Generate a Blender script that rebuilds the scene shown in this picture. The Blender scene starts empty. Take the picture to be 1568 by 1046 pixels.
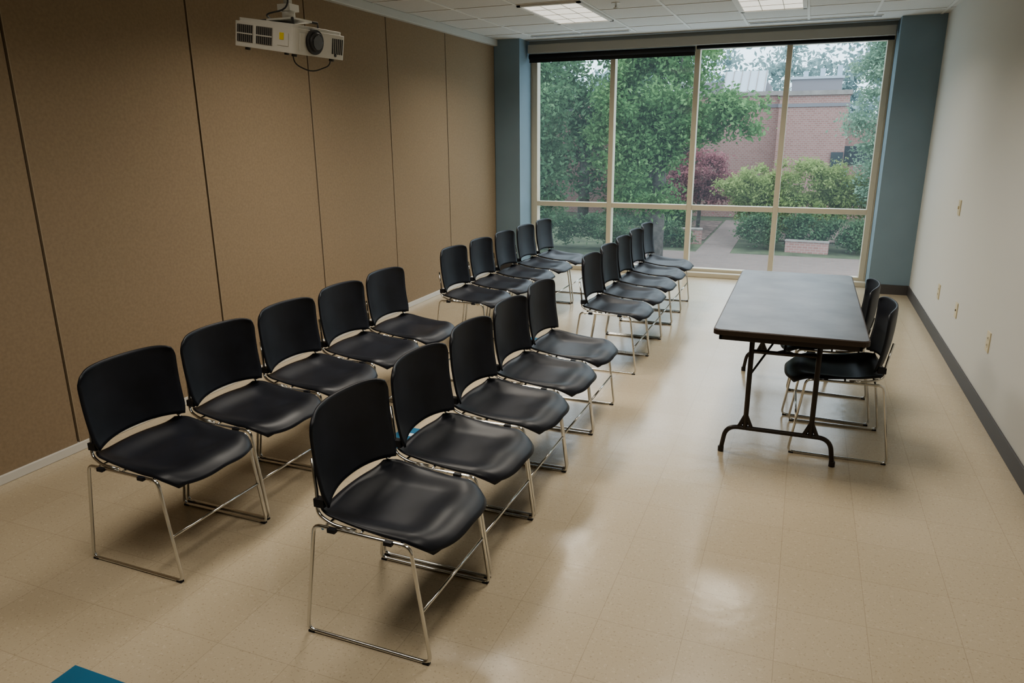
import bpy, math, random
from mathutils import Vector, Matrix
random.seed(7)
sc=bpy.context.scene
try:
    sc.view_settings.view_transform='AgX'
    sc.view_settings.look='AgX - Medium High Contrast'
    sc.view_settings.exposure=.25
except Exception as e: print(e)

# ---------------------------------------------------------------- materials
def mat(name,col,rough=.5,metal=0,spec=.5,noise=None,bump=None,emit=None,coat=0):
    m=bpy.data.materials.new(name); m.use_nodes=True
    nt=m.node_tree; b=nt.nodes['Principled BSDF']
    b.inputs['Base Color'].default_value=(*col,1)
    b.inputs['Roughness'].default_value=rough
    b.inputs['Metallic'].default_value=metal
    b.inputs['Specular IOR Level'].default_value=spec
    b.inputs['Coat Weight'].default_value=coat
    tc=nt.nodes.new('ShaderNodeTexCoord')
    if noise:
        sc_,amt,det=noise
        n=nt.nodes.new('ShaderNodeTexNoise'); n.inputs['Scale'].default_value=sc_; n.inputs['Detail'].default_value=det
        nt.links.new(tc.outputs['Object'],n.inputs['Vector'])
        r=nt.nodes.new('ShaderNodeValToRGB')
        r.color_ramp.elements[0].position=.3; r.color_ramp.elements[1].position=.7
        r.color_ramp.elements[0].color=(*[max(0,c*(1-amt)) for c in col],1)
        r.color_ramp.elements[1].color=(*[min(1,c*(1+amt)) for c in col],1)
        nt.links.new(n.outputs['Fac'],r.inputs['Fac']); nt.links.new(r.outputs['Color'],b.inputs['Base Color'])
    if bump:
        n2=nt.nodes.new('ShaderNodeTexNoise'); n2.inputs['Scale'].default_value=bump[0]; n2.inputs['Detail'].default_value=3
        nt.links.new(tc.outputs['Object'],n2.inputs['Vector'])
        bp=nt.nodes.new('ShaderNodeBump'); bp.inputs['Strength'].default_value=bump[1]; bp.inputs['Distance'].default_value=.01
        nt.links.new(n2.outputs['Fac'],bp.inputs['Height']); nt.links.new(bp.outputs['Normal'],b.inputs['Normal'])
    if emit:
        b.inputs['Emission Color'].default_value=(*emit[0],1); b.inputs['Emission Strength'].default_value=emit[1]
    return m

def N(nt,t,**k):
    n=nt.nodes.new(t)
    for a,v in k.items(): setattr(n,a,v)
    return n
def math_(nt,op,a,b=None):
    n=N(nt,'ShaderNodeMath',operation=op)
    for i,x in enumerate((a,b)):
        if x is None: continue
        if isinstance(x,(int,float)): n.inputs[i].default_value=x
        else: nt.links.new(x,n.inputs[i])
    return n.outputs[0]
def grid_mask(nt,vec,size,ox,oy,w):
    sep=N(nt,'ShaderNodeSeparateXYZ'); nt.links.new(vec,sep.inputs[0])
    outs=[]
    for ax,o in (('X',ox),('Y',oy)):
        f=math_(nt,'FRACT',math_(nt,'DIVIDE',math_(nt,'ADD',sep.outputs[ax],100*size-o),size))
        d=math_(nt,'ABSOLUTE',math_(nt,'SUBTRACT',f,.5))
        outs.append(math_(nt,'GREATER_THAN',d,.5-w/size/2))
    return math_(nt,'MAXIMUM',outs[0],outs[1]),sep
def mixc(nt,fac,a,b):
    n=N(nt,'ShaderNodeMix',data_type='RGBA')
    if isinstance(fac,(int,float)): n.inputs[0].default_value=fac
    else: nt.links.new(fac,n.inputs[0])
    for i,x in ((6,a),(7,b)):
        if isinstance(x,tuple): n.inputs[i].default_value=(*x,1)
        else: nt.links.new(x,n.inputs[i])
    return n.outputs[2]

def floor_mat():
    m=bpy.data.materials.new('vinyl_tile'); m.use_nodes=True; nt=m.node_tree; b=nt.nodes['Principled BSDF']
    tc=N(nt,'ShaderNodeTexCoord'); v=tc.outputs['Object']
    mask,sep=grid_mask(nt,v,.305,.05,.1,.0020)
    fx=math_(nt,'FLOOR',math_(nt,'DIVIDE',math_(nt,'ADD',sep.outputs['X'],30.45),.305))
    fy=math_(nt,'FLOOR',math_(nt,'DIVIDE',math_(nt,'ADD',sep.outputs['Y'],30.4),.305))
    cb=N(nt,'ShaderNodeCombineXYZ'); nt.links.new(fx,cb.inputs[0]); nt.links.new(fy,cb.inputs[1])
    wn=N(nt,'ShaderNodeTexWhiteNoise'); nt.links.new(cb.outputs[0],wn.inputs['Vector'])
    base=mixc(nt,wn.outputs['Value'],(.505,.43,.315),(.525,.45,.335))
    n=N(nt,'ShaderNodeTexNoise'); n.inputs['Scale'].default_value=110; n.inputs['Detail'].default_value=3; nt.links.new(v,n.inputs['Vector'])
    sp=math_(nt,'GREATER_THAN',n.outputs['Fac'],.63)
    c1=mixc(nt,math_(nt,'MULTIPLY',sp,.4),base,(.28,.22,.15))
    n3=N(nt,'ShaderNodeTexNoise'); n3.inputs['Scale'].default_value=60; n3.inputs['Detail'].default_value=2; nt.links.new(v,n3.inputs['Vector'])
    sp2=math_(nt,'GREATER_THAN',n3.outputs['Fac'],.64)
    c1=mixc(nt,math_(nt,'MULTIPLY',sp2,.25),c1,(.70,.63,.5))
    c2=mixc(nt,math_(nt,'MULTIPLY',mask,.38),c1,(.22,.17,.12))
    nt.links.new(c2,b.inputs['Base Color'])
    n2=N(nt,'ShaderNodeTexNoise'); n2.inputs['Scale'].default_value=2.2; n2.inputs['Detail'].default_value=5; nt.links.new(v,n2.inputs['Vector'])
    mr=N(nt,'ShaderNodeMapRange'); mr.inputs[3].default_value=.12; mr.inputs[4].default_value=.30
    nt.links.new(n2.outputs['Fac'],mr.inputs[0]); nt.links.new(mr.outputs[0],b.inputs['Roughness'])
    n4=N(nt,'ShaderNodeTexNoise'); n4.inputs['Scale'].default_value=9; n4.inputs['Detail'].default_value=2; nt.links.new(v,n4.inputs['Vector'])
    bp=N(nt,'ShaderNodeBump'); bp.inputs['Strength'].default_value=.13; bp.inputs['Distance'].default_value=.01
    nt.links.new(n4.outputs['Fac'],bp.inputs['Height']); nt.links.new(bp.outputs['Normal'],b.inputs['Normal'])
    return m

def brick_mat(name,c1,c2,mortar,scale):
    m=bpy.data.materials.new(name); m.use_nodes=True; nt=m.node_tree; b=nt.nodes['Principled BSDF']
    tc=N(nt,'ShaderNodeTexCoord'); mp=N(nt,'ShaderNodeMapping'); nt.links.new(tc.outputs['Object'],mp.inputs[0])
    mp.inputs['Rotation'].default_value=(math.pi/2,0,0) if name!='paver' else (0,0,0)
    br=N(nt,'ShaderNodeTexBrick'); nt.links.new(mp.outputs[0],br.inputs['Vector'])
    br.inputs['Color1'].default_value=(*c1,1); br.inputs['Color2'].default_value=(*c2,1); br.inputs['Mortar'].default_value=(*mortar,1)
    br.inputs['Scale'].default_value=scale; br.inputs['Mortar Size'].default_value=.03
    nt.links.new(br.outputs['Color'],b.inputs['Base Color']); b.inputs['Roughness'].default_value=.9
    return m

def leaf_mat(name,ca,cb):
    m=bpy.data.materials.new(name); m.use_nodes=True; nt=m.node_tree
    b=nt.nodes['Principled BSDF']; out=nt.nodes['Material Output']
    g=N(nt,'ShaderNodeNewGeometry')
    tc=N(nt,'ShaderNodeTexCoord'); n=N(nt,'ShaderNodeTexNoise'); n.inputs['Scale'].default_value=.7; nt.links.new(tc.outputs['Object'],n.inputs['Vector'])
    f=math_(nt,'MULTIPLY',math_(nt,'ADD',g.outputs['Random Per Island'],n.outputs['Fac']),.6)
    c=mixc(nt,f,ca,cb); nt.links.new(c,b.inputs['Base Color']); b.inputs['Roughness'].default_value=.7
    b.inputs['Specular IOR Level'].default_value=.15
    tr=N(nt,'ShaderNodeBsdfTranslucent'); nt.links.new(c,tr.inputs['Color'])
    ms=N(nt,'ShaderNodeMixShader'); ms.inputs[0].default_value=.4
    nt.links.new(b.outputs[0],ms.inputs[1]); nt.links.new(tr.outputs[0],ms.inputs[2]); nt.links.new(ms.outputs[0],out.inputs[0])
    return m

M={}
M['floor']=floor_mat()
M['fabric']=mat('partition_fabric',(.315,.245,.17),.95,spec=.1,noise=(60,.08,6),bump=(500,.15))
M['groove']=mat('groove_dark',(.012,.010,.009),.8)
M['groove_l']=mat('groove_edge',(.36,.29,.21),.6)
M['white']=mat('white_paint',(.63,.625,.59),.75,spec=.25,bump=(180,.05))
M['track']=mat('track_white',(.55,.56,.54),.5)
M['blue']=mat('blue_paint',(.22,.295,.345),.7,spec=.3,noise=(3,.03,2))
M['ceil']=mat('ceiling_tile',(.60,.60,.58),.95,spec=.1,noise=(120,.06,4))
M['tbar']=mat('ceiling_tbar',(.68,.68,.66),.6)
M['base']=mat('rubber_base',(.085,.08,.08),.5)
M['basel']=mat('floor_track',(.62,.60,.56),.4)
M['frame']=mat('mullion_beige',(.58,.53,.42),.45)
M['valance']=mat('valance_grey',(.36,.35,.31),.5)
M['black']=mat('shade_black',(.01,.01,.011),.7)
M['plastic']=mat('chair_plastic',(.012,.014,.021),.42,spec=.42,noise=(8,.3,3))
M['chrome']=mat('chrome',(.70,.70,.68),.16,metal=1)
M['ttop']=mat('table_laminate',(.125,.13,.145),.36,noise=(5,.30,8))
M['tedge']=mat('table_edge',(.05,.033,.024),.45)
M['tleg']=mat('table_leg',(.035,.027,.022),.4,metal=.2)
M['proj']=mat('projector_shell',(.66,.65,.60),.4)
M['projd']=mat('projector_dark',(.05,.05,.05),.5)
M['projv']=mat('projector_vent',(.27,.25,.22),.5)
M['lens']=mat('lens_glass',(.01,.01,.015),.05,spec=.8,coat=1)
M['yellow']=mat('sticker_yellow',(.75,.6,.05),.6)
M['plate']=mat('outlet_plate',(.62,.55,.38),.4)
M['plated']=mat('outlet_slot',(.10,.08,.06),.5)
M['sticker']=mat('floor_decal_blue',(.03,.15,.27),.4,noise=(6,.08,2))
M['stickw']=mat('floor_decal_white',(.7,.78,.8),.4)
M['lampp']=mat('troffer_lens',(.8,.78,.72),.5,noise=(25,.1,2),emit=((1,.94,.83),.6))
M['lampg']=mat('troffer_louver',(.62,.60,.55),.4)
M['slot']=mat('diffuser_slot',(.04,.04,.04),.6)
M['brick']=brick_mat('brick',(.33,.175,.15),(.40,.22,.19),(.40,.31,.28),2.2)
M['paver']=brick_mat('paver',(.17,.125,.11),(.21,.155,.135),(.18,.155,.14),1.4)
M['stone']=mat('concrete',(.30,.27,.25),.9,noise=(3,.15,4))
M['roof']=mat('metal_roof',(.38,.45,.52),.5)
M['roofd']=mat('roof_band',(.22,.21,.23),.7)
M['wdark']=mat('dark_window',(.05,.06,.07),.15)
M['bark']=mat('bark',(.12,.105,.09),.95,noise=(5,.4,6),bump=(20,.6))
M['grass']=mat('grass',(.07,.09,.045),.95,noise=(1.2,.5,8))
M['mulch']=mat('mulch',(.13,.09,.075),.95,noise=(3,.4,8))
M['leafA']=leaf_mat('leaf_green',(.055,.14,.05),(.21,.35,.14))
M['leafB']=leaf_mat('leaf_dark',(.05,.11,.06),(.17,.28,.14))
M['leafC']=leaf_mat('leaf_yellowgreen',(.15,.24,.07),(.42,.49,.20))
M['leafR']=leaf_mat('leaf_red',(.22,.08,.10),(.44,.21,.22))
M['leafH']=leaf_mat('leaf_haze',(.20,.30,.29),(.42,.53,.53))  # aerial haze painted into the distant foliage colour
M['leafP']=leaf_mat('leaf_pale',(.14,.25,.17),(.36,.49,.35))

# ---------------------------------------------------------------- mesh builder
class MB:
    def __init__(s): s.v=[];s.f=[];s.m=[];s.s=[];s.mats=[]
    def mi(s,k):
        if k not in s.mats: s.mats.append(k)
        return s.mats.index(k)
    def face(s,f,k,sm=False): s.f.append(f); s.m.append(s.mi(k)); s.s.append(sm)
    def box(s,a,b,k,T=None):
        o=len(s.v)
        for x in (a[0],b[0]):
            for y in (a[1],b[1]):
                for z in (a[2],b[2]):
                    p=Vector((x,y,z)); 
                    if T: p=T@p
                    s.v.append(tuple(p))
        for f in ((0,1,3,2),(4,6,7,5),(0,4,5,1),(2,3,7,6),(0,2,6,4),(1,5,7,3)):
            s.face(tuple(o+i for i in f),k)
    def rbox(s,a,b,k,r,n=4,T=None,axis=2):
        ax=[0,1,2]; ax.remove(axis); i,j=ax
        pts=[]
        for (cx,cy,a0) in ((b[i]-r,b[j]-r,0),(a[i]+r,b[j]-r,90),(a[i]+r,a[j]+r,180),(b[i]-r,a[j]+r,270)):
            for q in range(n+1):
                t=math.radians(a0+90*q/n); pts.append((cx+r*math.cos(t),cy+r*math.sin(t)))
        o=len(s.v); L=len(pts)
        for z in (a[axis],b[axis]):
            for p in pts:
                c=[0,0,0]; c[i]=p[0]; c[j]=p[1]; c[axis]=z
                c=Vector(c)
                if T: c=T@c
                s.v.append(tuple(c))
        s.face(tuple(o+q for q in range(L-1,-1,-1)),k); s.face(tuple(o+L+q for q in range(L)),k)
        for q in range(L):
            w=(q+1)%L; s.face((o+q,o+w,o+L+w,o+L+q),k)
    def tube(s,pts,r,k,seg=10,closed=False,radii=None):
        P=[Vector(p) for p in pts]; n=len(P); o=len(s.v)
        prev=None
        for i,p in enumerate(P):
            if closed: t=(P[(i+1)%n]-P[i-1]).normalized()
            else:
                t=((P[i+1]-p) if i==0 else (p-P[i-1]) if i==n-1 else (P[i+1]-P[i-1])).normalized()
            if prev is None:
                u=t.orthogonal().normalized()
            else:
                u=(prev-t*prev.dot(t)).normalized()
            prev=u; w=t.cross(u)
            rr=radii[i] if radii else r
            for q in range(seg):
                a=2*math.pi*q/seg; s.v.append(tuple(p+(u*math.cos(a)+w*math.sin(a))*rr))
        for i in range(n if closed else n-1):
            for q in range(seg):
                w=(q+1)%seg; a=o+i*seg; b=o+((i+1)%n)*seg
                s.face((a+q,a+w,b+w,b+q),k,True)
        if not closed:
            s.face(tuple(o+q for q in range(seg-1,-1,-1)),k); s.face(tuple(o+(n-1)*seg+q for q in range(seg)),k)
    def cyl(s,c0,c1,r,k,seg=24,r2=None):
        s.tube([c0,c1],r,k,seg,radii=[r,r if r2 is None else r2])
    def shell(s,fn,nu,nv,th,k):
        G=[[Vector(fn(-1+2*i/nu,j/nv)) for j in range(nv+1)] for i in range(nu+1)]
        o=len(s.v); W=nv+1
        nrm=[]
        for i in range(nu+1):
            for j in range(nv+1):
                du=G[min(i+1,nu)][j]-G[max(i-1,0)][j]; dv=G[i][min(j+1,nv)]-G[i][max(j-1,0)]
                nrm.append(du.cross(dv).normalized())
        for i in range(nu+1):
            for j in range(nv+1): s.v.append(tuple(G[i][j]))
        for i in range(nu+1):
            for j in range(nv+1):
                e=1 if 0<i<nu and 0<j<nv else .75
                s.v.append(tuple(G[i][j]-nrm[i*W+j]*th*e))
        B=o+(nu+1)*W
        for i in range(nu):
            for j in range(nv):
                a=i*W+j; s.face((o+a,o+a+W,o+a+W+1,o+a+1),k,True); s.face((B+a,B+a+1,B+a+W+1,B+a+W),k,True)
        ring=[(i,0) for i in range(nu)]+[(nu,j) for j in range(nv)]+[(i,nv) for i in range(nu,0,-1)]+[(0,j) for j in range(nv,0,-1)]
        for q in range(len(ring)):
            a=ring[q][0]*W+ring[q][1]; c=ring[(q+1)%len(ring)]; c=c[0]*W+c[1]
            s.face((o+a,B+a,B+c,o+c),k,True)
    def mesh(s,name):
        me=bpy.data.meshes.new(name); me.from_pydata(s.v,[],s.f)
        for k in s.mats: me.materials.append(M[k])
        me.polygons.foreach_set('material_index',s.m); me.polygons.foreach_set('use_smooth',s.s); me.update()
        return me
    def obj(s,name,loc=(0,0,0),rot=(0,0,0),parent=None,bevel=None):
        o=bpy.data.objects.new(name,s.mesh(name)); sc.collection.objects.link(o); o.location=loc; o.rotation_euler=rot
        if parent: o.parent=parent
        if bevel:
            m=o.modifiers.new('b','BEVEL'); m.width=bevel; m.segments=2; m.limit_method='ANGLE'; m.angle_limit=math.radians(50)
        return o
def fillet(pts,r,n=5,closed=False):
    P=[Vector(p) for p in pts]; out=[]; L=len(P)
    for i,p in enumerate(P):
        if not closed and i in (0,L-1): out.append(p); continue
        a=(P[i-1]-p); b=(P[(i+1)%L]-p); rr=min(r,a.length*.45,b.length*.45)
        a=p+a.normalized()*rr; b=p+b.normalized()*rr
        for q in range(n+1):
            t=q/n; out.append(a*(1-t)**2+p*2*t*(1-t)+b*t*t)
    return out

# ---------------------------------------------------------------- room
XL,XR,YB,H,YN=-3.72,1.15,8.78,2.84,-3.0
YW=9.25; PL,PR=-3.385,.745
def simple(name,boxes,**k):
    m=MB()
    for a,b,kk in boxes: m.box(a,b,kk)
    return m.obj(name,**k)
simple('floor',[((XL-.15,YN-.15,-.12),(XR+.15,YW+.12,0),'floor')])
simple('ceiling',[((XL-.15,YN-.15,H),(XR+.15,YW+.12,H+.1),'ceil')])
simple('wall_right',[((XR,YN,0),(XR+.15,YW+.12,H),'white')])
simple('wall_near',[((XL,YN-.15,0),(XR,YN,H),'white')])
m=MB(); m.box((XL-.15,YN,0),(XL-.03,YW+.12,H),'groove')
ys=[YB]+[8.65-1.205*i for i in range(1,10)]+[YN]
for i in range(len(ys)-1):
    b,a=ys[i],ys[i+1]
    m.box((XL-.04,a+.009,.05),(XL,b-.009,H-.07),'fabric')
    m.box((XL-.035,a+.0060,.05),(XL+.001,a+.0100,H-.07),'groove_l')
m.obj('wall_left')
simple('trim_1',[((XL-.03,YN,H-.075),(XL+.05,YB,H),'track')],bevel=.006)
simple('baseboard_left',[((XL-.03,YN,0),(XL+.012,YB,.05),'basel')],bevel=.004)
simple('baseboard_right',[((XR-.012,YN,0),(XR,YB,.105),'base')],bevel=.003)
simple('wall_back',[((XL,YB,0),(PL,YW+.12,H),'blue'),((PR,YB,0),(XR,YW+.12,H),'blue'),((PL,YW-.12,2.74),(PR,YW+.12,H),'valance')])
simple('baseboard_back',[((PR,YB-.012,0),(XR-.013,YB,.105),'base'),((XL+.013,YB-.012,0),(PL,YB,.105),'base')])
m=MB(); GX=-2.57; GY=7.78
xs=[GX+.61*i for i in range(-1,7)]
yy=[GY-.61*i for i in range(-1,18)]
for x in xs: m.box((x-.012,YN,H-.006),(x+.012,YB,H),'tbar')
for y in yy: m.box((XL+.05,y-.012,H-.005),(XR,y+.012,H),'tbar')
m.obj('ceiling_grid')
for tx in (GX,GX+3*.61):
    for ty in (6.56,3.70,.84):
        m=MB(); a=(tx+.01,ty+.01); b=(tx+.60,ty+1.21)
        m.box((a[0],a[1],H-.010),(b[0],b[1],H-.0005),'tbar')
        m.box((a[0]+.035,a[1]+.035,H-.013),(b[0]-.035,b[1]-.035,H-.0095),'lampp')
        for i in range(1,3):
            xx=a[0]+.59*i/3; m.box((xx-.003,a[1]+.03,H-.016),(xx+.003,b[1]-.03,H-.010),'lampg')
        for i in range(1,4):
            y=a[1]+1.2*i/4; m.box((a[0]+.03,y-.004,H-.016),(b[0]-.03,y+.004,H-.010),'lampg')
        for (p,q) in (((a[0],a[1]),(b[0],a[1]+.035)),((a[0],b[1]-.035),b),(a,(a[0]+.035,b[1])),((b[0]-.035,a[1]),b)):
            m.box((*p,H-.022),(*q,H-.009),'tbar')
        o=m.obj('ceiling_light_troffer')
        L=bpy.data.lights.new('troffer_lamp','AREA'); L.shape='RECTANGLE'; L.size=.52; L.size_y=1.12
        L.energy={6.56:19,3.70:24,.84:11}[ty]; L.color=(1,.93,.82); L.spread=math.radians(145)
        lo=bpy.data.objects.new('lamp',L); sc.collection.objects.link(lo); lo.location=(tx+.305,ty+.61,H-.026); lo.parent=o
for a,b in ((-3.2,-2.0),(-.72,.56)):
    m=MB(); m.box((a,8.60,H-.008),(b,8.70,H-.0003),'tbar')
    m.box((a+.01,8.62,H-.0095),(b-.01,8.638,H-.007),'slot'); m.box((a+.01,8.66,H-.0095),(b-.01,8.678,H-.007),'slot')
    m.obj('air_diffuser')
m=MB(); c=(-1.72,6.85)
m.cyl((*c,H-.006),(*c,H-.0003),.04,'tbar'); m.cyl((*c,H-.04),(*c,H-.005),.009,'chrome',10); m.cyl((*c,H-.044),(*c,H-.04),.022,'chrome',16)
m.obj('fire_sprinkler')

# ---------------------------------------------------------------- windows
mulx=[-3.33+(.70+3.33)*i/4 for i in range(5)]
m=MB()
for i,x in enumerate(mulx):
    m.box((x-.03,YW-.06,.05),(x+.03,YW+.06,2.74),'frame')
for za,zb in ((.0,.09),(.81,.87),(2.66,2.74)):
    for i in range(4): m.box((mulx[i]+.03,YW-.05,za),(mulx[i+1]-.03,YW+.05,zb),'frame')
m.box((PL,YW-.055,0),(mulx[0]-.03,YW+.055,2.74),'frame'); m.box((mulx[4]+.03,YW-.055,0),(PR,YW+.055,2.74),'frame')
m.box((PL,YW-.16,0),(PR,YW-.06,.055),'frame')
m.obj('window_1',bevel=.004)
gm=bpy.data.materials.new('window_glass'); gm.use_nodes=True; nt=gm.node_tree; nt.nodes.clear()
out=N(nt,'ShaderNodeOutputMaterial'); t=N(nt,'ShaderNodeBsdfTransparent'); g=N(nt,'ShaderNodeBsdfGlossy'); g.inputs['Roughness'].default_value=.02
t.inputs[0].default_value=(.92,.95,.96,1)
ms=N(nt,'ShaderNodeMixShader'); ms.inputs[0].default_value=.04; nt.links.new(t.outputs[0],ms.inputs[1]); nt.links.new(g.outputs[0],ms.inputs[2])
dt=N(nt,'ShaderNodeBsdfTranslucent'); dt.inputs[0].default_value=(.80,.92,1,1)   # outdoor haze imitated by a pale translucent veil in the panes
m2=N(nt,'ShaderNodeMixShader'); m2.inputs[0].default_value=.035
nt.links.new(ms.outputs[0],m2.inputs[1]); nt.links.new(dt.outputs[0],m2.inputs[2]); nt.links.new(m2.outputs[0],out.inputs[0])
M['glass']=gm
m=MB()
for i in range(4):
    for za,zb in ((.09,.81),(.87,2.66)):
        o=len(m.v); 
        for p in ((mulx[i]+.03,za),(mulx[i+1]-.03,za),(mulx[i+1]-.03,zb),(mulx[i]+.03,zb)): m.v.append((p[0],YW,p[1]))
        m.face((o,o+1,o+2,o+3),'glass')
m.obj('window_glass_panes')
m=MB(); m.box((PL+.03,8.98,2.685),(PR-.02,9.09,2.785),'valance'); m.obj('shade_valance',bevel=.008)
m=MB(); m.cyl((mulx[0]-.02,9.04,2.648),(mulx[2]-.01,9.04,2.648),.033,'black',16); m.box((mulx[0]-.02,9.035,2.58),(mulx[2]-.01,9.045,2.66),'black'); m.obj('roller_shade')
m=MB(); m.cyl((mulx[2]+.01,9.04,2.664),(mulx[4]+.02,9.04,2.664),.02,'black',16); m.obj('roller_shade')

# ---------------------------------------------------------------- chair
def sm(x): x=max(0,min(1,x)); return x*x*(3-2*x)
def seat(u,v):
    W=.243-.035*max(0,(v-.82)/.18)**2-.03*max(0,(.15-v)/.15)**2
    W-=.012*(1-v)
    xf=.305-.05*abs(u)**3.2; xr=-.200+.02*abs(u)**4
    x=xr+(xf-xr)*v; y=u*W
    z=.460
    d=sm((.93-abs(u))/.40)*sm((v-.04)/.25)*sm((.95-v)/.35)
    z-=.022*d
    z-=.050*max(0,(v-.76)/.24)**2
    z+=.028*abs(u)**6*(1-sm(v/.5))
    z+=.018*(1-u*u)*(1-sm(v/.22))
    z-=.010*sm((abs(u)-.86)/.14)*sm((v-.4)/.3)
    z+=.006*math.exp(-(u/.30)**2)*sm((v-.5)/.3)
    return (x,y,z)
def back(u,v):
    W=.242-.022*max(0,(v-.84)/.16)**2.5-.014*max(0,(.2-v)/.2)**2-.008*(1-v)
    zb=.504+.016*(1-abs(u)**2.4); zt=.836-.006*abs(u)**2-.020*abs(u)**9
    z=zb+(zt-zb)*v; y=u*W
    x=-.185-.038*((z-.5)/.36)+.055*abs(u)**2.2-.010*math.sin(math.pi*v)
    return (x,y,z)
m=MB()
m.shell(seat,32,32,-.010,'plastic')
m.shell(back,28,22,.011,'plastic')
R=.0068
for s_ in (-1,1):
    y=s_*.247
    loop=[(.25,y,.007),(.192,y,.438),(-.186,y*.985,.440),(-.25,y,.007)]
    m.tube(fillet(loop,.03,5,True),R,'chrome',10,True)
    m.tube(fillet([(-.02,s_*.236,.446),(-.110,s_*.240,.452),(-.182,s_*.226,.474),(-.186,s_*.212,.54),(-.212,s_*.19,.66)],.03),R*.9,'chrome',8)
    m.box((-.190,s_*.216-.014,.500),(-.150,s_*.216+.014,.530),'plastic')
    for cx in (-.25,.25): m.box((cx*.93-.012,y-.008,0),(cx*.93+.012,y+.008,.008),'plastic')
    m.tube([(.0,s_*.247,.440),(.0,s_*.19,.448)],R*.8,'chrome',8)
def legx(z): return .25+(.192-.25)*(z-.007)/.431
m.tube([(legx(.2),-.247,.2),(legx(.2),.247,.2)],R*.85,'chrome',8)
m.tube([(.15,-.245,.430),(.15,.245,.430)],R*.85,'chrome',8)
m.tube([(-.15,-.245,.432),(-.15,.245,.432)],R*.85,'chrome',8)
m.box((.10,-.262,.432),(.13,-.245,.446),'plastic'); m.box((-.12,-.262,.432),(-.09,-.245,.446),'plastic')
cm=m.mesh('stacking_chair')
def chair(x,y,rz=0):
    o=bpy.data.objects.new('stacking_chair',cm); sc.collection.objects.link(o); o.location=(x,y,0); o.rotation_euler=(0,0,rz)
P=.527
rj=lambda a:random.uniform(-a,a)
for i in range(5): chair(-1.272-.004*i,2.045+P*i,rj(.008))
for i in range(5): chair(-1.290,5.317+P*i,rj(.008))
for i in range(5): chair(-2.42-.006*i,2.105+P*i,rj(.008))
for i in range(5): chair(-2.465+.012*i,5.317+P*i,rj(.008))
chair(.29,4.28,math.pi+.02); chair(.25,4.85,math.pi-.03)

# ---------------------------------------------------------------- folding table
m=MB()
TX0,TX1,TY0,TY1,TZ=-.378,.368,3.77,5.60,.74
m.rbox((TX0,TY0,TZ-.030),(TX1,TY1,TZ-.003),'tedge',.035)
m.rbox((TX0+.006,TY0+.006,TZ-.004),(TX1-.006,TY1-.006,TZ),'ttop',.032)
for a,b in (((TX0+.03,TY0+.03),(TX0+.045,TY1-.03)),((TX1-.045,TY0+.03),(TX1-.03,TY1-.03)),((TX0+.03,TY0+.03),(TX1-.03,TY0+.045)),((TX0+.03,TY1-.045),(TX1-.03,TY1-.03))):
    m.box((*a,TZ-.062),(*b,TZ-.029),'tleg')
for yy_,sg in ((3.915,1),(5.45,-1)):
    m.tube(fillet([(-.305,yy_,.012),(-.285,yy_,.155),(.250,yy_,.155),(.270,yy_,.012)],.09,8),.0125,'tleg',12)
    for fx in (-.305,.270): m.cyl((fx,yy_,0),(fx,yy_,.03),.016,'tleg',12)
    for px in (-.185,.150):
        m.cyl((px,yy_,.15),(px,yy_,TZ-.04),.0135,'tleg',14)
        m.tube([(px-.045,yy_,.150),(px-.03,yy_,.165),(px,yy_,.235)],.011,'tleg',8)
        m.tube([(px+.045,yy_,.150),(px+.03,yy_,.165),(px,yy_,.235)],.011,'tleg',8)
    m.tube([(-.25,yy_,TZ-.05),(.22,yy_,TZ-.05)],.014,'tleg',12)
    m.tube([(-.185,yy_,.60),(.15,yy_,.60)],.009,'tleg',10)
    m.tube([(-.06,yy_,.60),(-.02,yy_+sg*.20,.56),(-.02,yy_+sg*.48,TZ-.04)],.008,'tleg',8)
    m.tube([(.03,yy_,.60),(-.02,yy_+sg*.20,.56)],.008,'tleg',8)
    m.tube([(-.185,yy_,.46),(-.02,yy_+sg*.30,TZ-.05)],.006,'tleg',8)
m.obj('folding_table',bevel=.002)

# ---------------------------------------------------------------- projector
PZ=2.165
pe=bpy.data.objects.new('ceiling_projector',None); sc.collection.objects.link(pe); pe.location=(-2.34,3.05,PZ)
m=MB()
LX,LY,LZ=.185,.18,.062
m.rbox((-LX,-LY,-LZ),(LX,LY,LZ-.015),'proj',.03,6)
m.rbox((-LX+.012,-LY+.012,LZ-.016),(LX-.012,LY-.012,LZ),'proj',.03,6)
for (a,b) in ((-.155,-.06),(-.04,.055)):
    m.box((a,-LY-.003,-.042),(b,-LY+.004,.034),'projv')
    for q in range(8):
        xx=a+(b-a)*(q+.5)/8; m.box((xx-.003,-LY-.006,-.040),(xx+.003,-LY-.002,.032),'projd')
    m.box((a,-LY-.007,-.008),(b,-LY-.002,-.002),'proj')
m.box((.085,-LY-.004,-.035),(.15,-LY+.002,.02),'proj'); m.box((.10,-LY-.006,-.01),(.125,-LY-.003,.02),'yellow')
LC=-.055
m.cyl((LX-.01,LC,0),(LX+.014,LC,0),.054,'projd',32); m.cyl((LX+.01,LC,0),(LX+.024,LC,0),.044,'projd',32,.04)
m.cyl((LX+.020,LC,0),(LX+.027,LC,0),.032,'lens',32)
for q in range(6): m.box((LX-.004,.075+q*.014,-.04),(LX+.003,.082+q*.014,.03),'projd')
m.box((LX-.002,-.15,-.045),(LX+.004,-.12,.03),'proj'); m.cyl((LX,.10,-.045),(LX+.005,.10,-.045),.007,'projd',12)
for fx in (-.14,.14):
    for fy in (-.13,.13): m.cyl((fx,fy,-LZ-.012),(fx,fy,-LZ),.012,'projd',12)
body=m.obj('body',parent=pe,rot=(0,math.radians(9),math.radians(-4)),bevel=.004)
m=MB()
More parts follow.
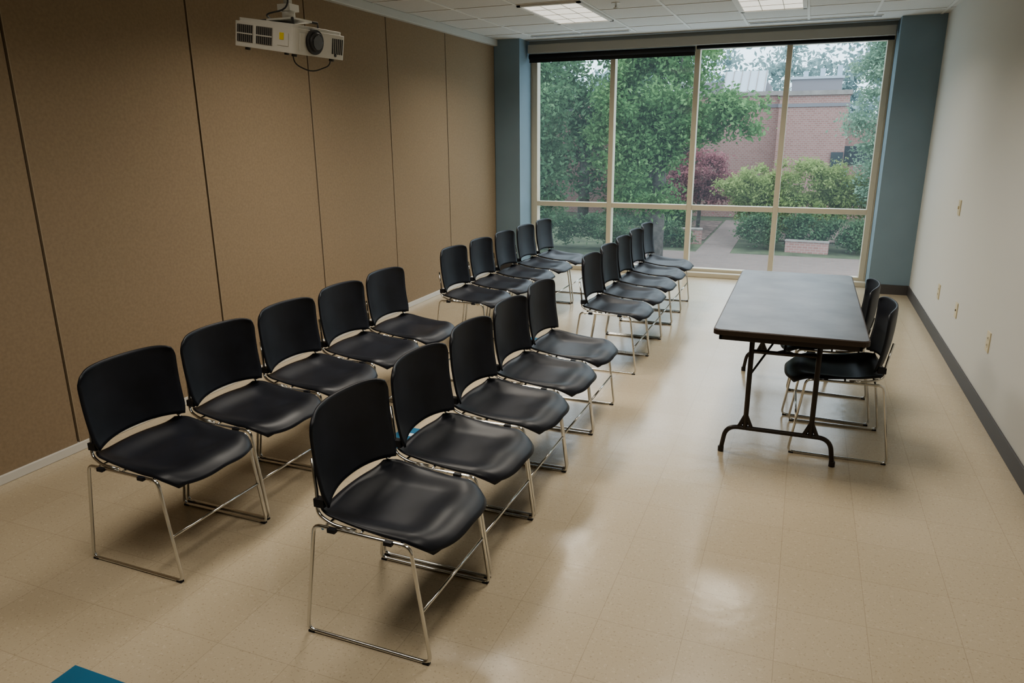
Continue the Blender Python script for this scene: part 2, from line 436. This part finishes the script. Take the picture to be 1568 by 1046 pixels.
m.rbox((-.08,-.08,.075),(.08,.08,.083),'proj',.02); m.cyl((0,0,.08),(0,0,.14),.03,'proj'); m.box((-.035,-.035,.12),(.035,.035,.15),'proj')
m.cyl((0,0,.14),(0,0,H-PZ-.006),.019,'proj'); m.cyl((0,0,H-PZ-.02),(0,0,H-PZ-.0065),.07,'proj')
for a in range(4):
    c=math.cos(a*math.pi/2+.78)*.13; s_=math.sin(a*math.pi/2+.78)*.13
    m.tube([(c*.3,s_*.3,.085),(c,s_,.075),(c,s_,.05)],.006,'projd',8)
m.obj('mount',parent=pe)
m=MB()
m.tube(fillet([(.02,-.03,.3),(.05,-.06,.12),(-.06,-.1,.10),(-.10,0,.09)],.05),.004,'projd',8)
m.tube(fillet([(.08,-.10,-.06),(.07,-.08,-.12),(.12,-.02,-.155),(.17,.06,-.12),(.16,.08,-.07)],.05),.003,'projd',8)
m.obj('cable',parent=pe)

# ---------------------------------------------------------------- wall plates, floor decals
def plate(name,y,z,w,h,kind):
    m=MB(); x=XR
    m.box((x-.007,y-w/2,z-h/2),(x-.0002,y+w/2,z+h/2),'plate')
    if kind=='outlet':
        for dz in (-.022,.022):
            m.rbox((x-.009,y-.015,z+dz-.014),(x-.006,y+.015,z+dz+.014),'plate',.006,3,axis=0)
            for dy in (-.006,.006): m.box((x-.0098,y+dy-.0015,z+dz-.005),(x-.0088,y+dy+.0015,z+dz+.006),'plated')
    elif kind=='switch': m.box((x-.016,y-.006,z-.012),(x-.006,y+.006,z+.012),'plate')
    else: m.cyl((x-.012,y,z),(x-.006,y,z),.008,'plated',12)
    m.obj(name,bevel=.0015)
plate('wall_outlet',5.11,.46,.08,.125,'outlet'); plate('wall_outlet',7.0,.40,.08,.125,'outlet')
plate('data_jack_plate',6.18,.42,.07,.115,'jack'); plate('light_switch',6.68,1.14,.08,.12,'switch')
for cy in (1.21,3.44,5.62):
    m=MB(); m.box((-2.15,cy-.15,.0004),(-1.84,cy+.15,.0018),'sticker')
    if cy>2:
        o=len(m.v)
        for p in ((-.09,-.02),(.02,-.02),(.02,-.06),(.10,0),(.02,.06),(.02,.02),(-.09,.02)): m.v.append((-1.99+p[0],cy+p[1]+.05,.0024))
        m.face(tuple(range(o,o+7)),'stickw')
    m.obj('floor_decal')

# ---------------------------------------------------------------- exterior
GZ=-3.5
simple('ground_outside',[((-90,YW+8,GZ-.3),(60,120,GZ),'grass')])
simple('plaza_paving',[((-7.4,25,GZ),(14,33.7,GZ+.02),'paver'),((-4.4,33.7,GZ),(-2.9,47,GZ+.02),'paver')])
simple('planting_bed',[((-6.9,37.5,GZ),(-4.5,46,GZ+.06),'mulch'),((-1,38.4,GZ),(9,46,GZ+.06),'mulch')])
def lowwall(x0,y0,x1,y1,h):
    m=MB(); p=Vector((x0,y0,0)); q=Vector((x1,y1,0)); a=math.atan2(y1-y0,x1-x0); l=(q-p).length
    T=Matrix.Translation((x0,y0,GZ))@Matrix.Rotation(a,4,'Z')
    m.box((0,-.15,0),(l,.15,h),'brick',T); m.box((-.02,-.19,h),(l+.02,.19,h+.06),'stone',T); m.obj('brick_planter')
lowwall(-.6,35.1,1.2,34.9,.5); lowwall(-6.8,36.0,-4.5,36.4,.7); lowwall(3.2,34.6,12,34.3,.5)
m=MB()
m.box((-24,49,GZ),(-1.9,62,3.9),'brick'); m.box((-24.1,48.9,3.9),(-1.8,62,4.15),'stone'); 
m.box((-1.9,47.6,GZ),(1.9,62,3.8),'brick'); m.box((-2.0,47.5,3.8),(2.0,62,4.05),'stone')
m.box((-1.95,47.55,3.15),(1.95,47.7,3.35),'roofd'); m.box((-24,48.95,3.2),(-1.9,49,3.4),'roofd')
m.box((1.9,50,GZ),(14,62,2.2),'brick'); m.box((1.9,49.9,-.2),(14,50.0,.9),'wdark'); m.box((1.9,49.8,2.2),(14,62,2.4),'stone')
m.box((1.2,47.5,-.9),(1.86,47.62,.6),'wdark')
m.box((-1.4,51,4.05),(1.5,58,4.9),'roofd'); m.box((-1.5,50.9,4.9),(1.6,58,5.05),'roof')
m.box((-9,53,4.15),(-3,60,5.0),'roofd')
T=Matrix.Translation((-4.2,50.2,4.15))@Matrix.Rotation(math.radians(38),4,'X')
m.box((-1.3,0,0),(1.3,2.2,.08),'roof',T)
for i in range(6): m.box((-1.3+i*.5,0,.08),(-1.26+i*.5,2.2,.13),'stone',T)
for i in range(3): m.box((-.8+i*1.0,53,5.05),(-.5+i*1.0,53.3,5.5+.15*i),'roof')
m.obj('brick_building')

def tree(name,base,blobs,leaf,nclump,nleaf,lsize,crad,trunk=None,flat=.7):
    m=MB()
    bx,by=base
    if trunk:
        r,ht=trunk
        m.tube([(bx,by,GZ),(bx+.05,by,GZ+ht*.5),(bx-.1,by+.1,GZ+ht)],r,'bark',10,radii=[r*1.2,r,r*.6])
        for (c,rad) in blobs:
            s0=Vector((bx,by,GZ+ht*.6)); e=Vector(c)
            m.tube([s0,(s0+e)/2+Vector((rj(.3),rj(.3),-.1)),e],r*.4,'bark',7,radii=[r*.5,r*.3,r*.1])
    tot=sum(rad[0]*rad[2] for c,rad in blobs)
    for c,rad in blobs:
        for _ in range(max(3,int(nclump*rad[0]*rad[2]/tot))):
            d=Vector((random.gauss(0,1),random.gauss(0,1),random.gauss(0,1))).normalized()
            k=random.uniform(.55,1.0)
            cc=Vector((c[0]+d.x*rad[0]*k,c[1]+d.y*rad[1]*k,c[2]+d.z*rad[2]*k))
            cr=crad*random.uniform(.6,1.2)
            for __ in range(nleaf):
                e=Vector((random.gauss(0,.5),random.gauss(0,.5),random.gauss(0,.5)*flat))*cr
                p=cc+e
                if p.z<GZ+.02: continue
                n=Vector((random.gauss(0,1),random.gauss(0,1),random.gauss(0,1)+.9)).normalized()
                u=n.orthogonal().normalized(); w=n.cross(u); a=random.uniform(0,6.28)
                u,w=u*math.cos(a)+w*math.sin(a),w*math.cos(a)-u*math.sin(a)
                l=lsize*random.uniform(.6,1.3); h=l*.5
                o=len(m.v)
                m.v+= [tuple(p-u*l),tuple(p+w*h),tuple(p+u*l),tuple(p-w*h)]
                m.face((o,o+1,o+2,o+3),leaf)
    return m.obj(name)
tree('maple_tree',(-5.6,30.2),[((-5.8,30.2,3.2),(2.4,2.4,2.2)),((-4.2,29.8,2.5),(1.9,1.9,1.3)),((-7.0,30,2.0),(1.8,1.8,2.0)),((-2.6,29.6,2.3),(1.1,1.2,.7)),((-5.8,29.5,.0),(1.5,1.5,1.5)),((-4.8,29.8,4.6),(1.6,1.6,.9))],'leafA',250,120,.10,.62,(.27,6.5))
tree('oak_tree',(-11.3,29),[((-11.3,29,3),(2.4,2.4,3.0)),((-12,29,-.3),(2.2,2.2,2.2)),((-10.4,28.5,.4),(1.5,1.8,1.9)),((-13.6,30,3),(1.8,2.3,3.3)),((-11,30,6),(2.4,2.3,1.8))],'leafB',290,120,.105,.66,(.3,6))
tree('oak_tree',(-17.5,31),[((-17.5,31,1),(2.4,2.4,4)),((-18,31,6),(2.4,2.4,3))],'leafA',120,100,.14,.8,(.28,6))
tree('birch_tree',(3.3,36.5),[((3.2,36.5,3.4),(1.9,.9,3.2)),((3.5,36.5,-.2),(1.7,.9,2.2)),((2.8,36.5,6.5),(1.5,.9,1.8)),((5.6,36.5,3),(2.2,.9,4.6))],'leafP',330,120,.085,.62,(.2,6))
tree('redbud_tree',(-5.4,41.5),[((-5.3,41.5,-.4),(1.6,1.0,1.2)),((-4.3,41.5,-1.1),(1.2,1.0,1.0)),((-6.5,41.5,-1.0),(1.3,1.0,1.0))],'leafR',110,110,.085,.45,(.1,2))
tree('ornamental_tree',(-.6,37.7),[((-2.4,37.7,-.9),(1.7,1.2,1.1)),((.1,37.7,-.6),(2.0,1.4,1.2)),((2.0,37.7,-1.2),(1.3,1.0,1.1)),((-.6,37.2,-1.9),(2.5,.8,.9))],'leafC',270,130,.08,.38,(.1,1.6))
for c,r in (((-5.9,35.2,-2.9),(1.0,.4,.5)),((-11.5,33.2,-2.4),(1.7,.8,1.0)),((-8.6,33.4,-2.6),(1.2,.8,.8)),((-14.5,33.5,-2.2),(1.9,.9,1.1)),((-8.3,38.6,-1.8),(1.5,.8,1.4)),((-6.2,38.9,-2.4),(1.0,.6,.8)),((-1.8,35.6,-2.6),(1.0,.35,.7)),((.5,35.7,-2.5),(1.3,.35,.8)),((2.3,35.3,-2.7),(.7,.35,.6)),((-1.4,40.5,-1.6),(1.4,.7,1.4))):
    tree('shrub',(0,0),[(c,r)],'leafB',34,110,.075,.4)
tree('oak_tree',(-13,44.8),[((-8.2,44.8,.5),(2.3,1.2,3.6)),((-11,44.8,1),(3.0,1.4,4)),((-15,44.8,3),(3.0,1.4,5)),((-20,44.8,3),(3.0,1.4,5)),((-10.0,44.8,6),(2.6,1.4,3))],'leafB',280,100,.17,1.0,(.3,6))
hz=[]
for i in range(15):
    x=-44+i*5.0; hz.append(((x,76+rj(3),random.uniform(3.0,6)),(4.5,3,random.uniform(6,8))))
tree('distant_treeline',(-20,76),hz,'leafH',520,90,.30,1.8)

# ---------------------------------------------------------------- world
w=bpy.data.worlds.new('overcast'); sc.world=w; w.use_nodes=True; nt=w.node_tree; bg=nt.nodes['Background']
tc=N(nt,'ShaderNodeTexCoord'); sp=N(nt,'ShaderNodeSeparateXYZ'); nt.links.new(tc.outputs['Generated'],sp.inputs[0])
c=mixc(nt,math_(nt,'MAXIMUM',sp.outputs['Z'],0.0),(.52,.64,.74),(.90,.96,1.0)); nt.links.new(c,bg.inputs['Color'])
bg.inputs['Strength'].default_value=3.0

# ---------------------------------------------------------------- camera
cam=bpy.data.cameras.new('camera'); co=bpy.data.objects.new('camera',cam); sc.collection.objects.link(co); sc.camera=co
cam.sensor_width=36; cam.lens=1107/1568*36; cam.clip_start=.05; cam.clip_end=500
co.matrix_world=Matrix.Translation((0,0,1.72))@Matrix.Rotation(math.radians(21.8),4,'Z')@Matrix.Rotation(math.radians(90-15.95),4,'X')@Matrix.Rotation(math.radians(-.458),4,'Z')
print('verts',sum(len(o.data.vertices) for o in sc.objects if o.type=='MESH'))
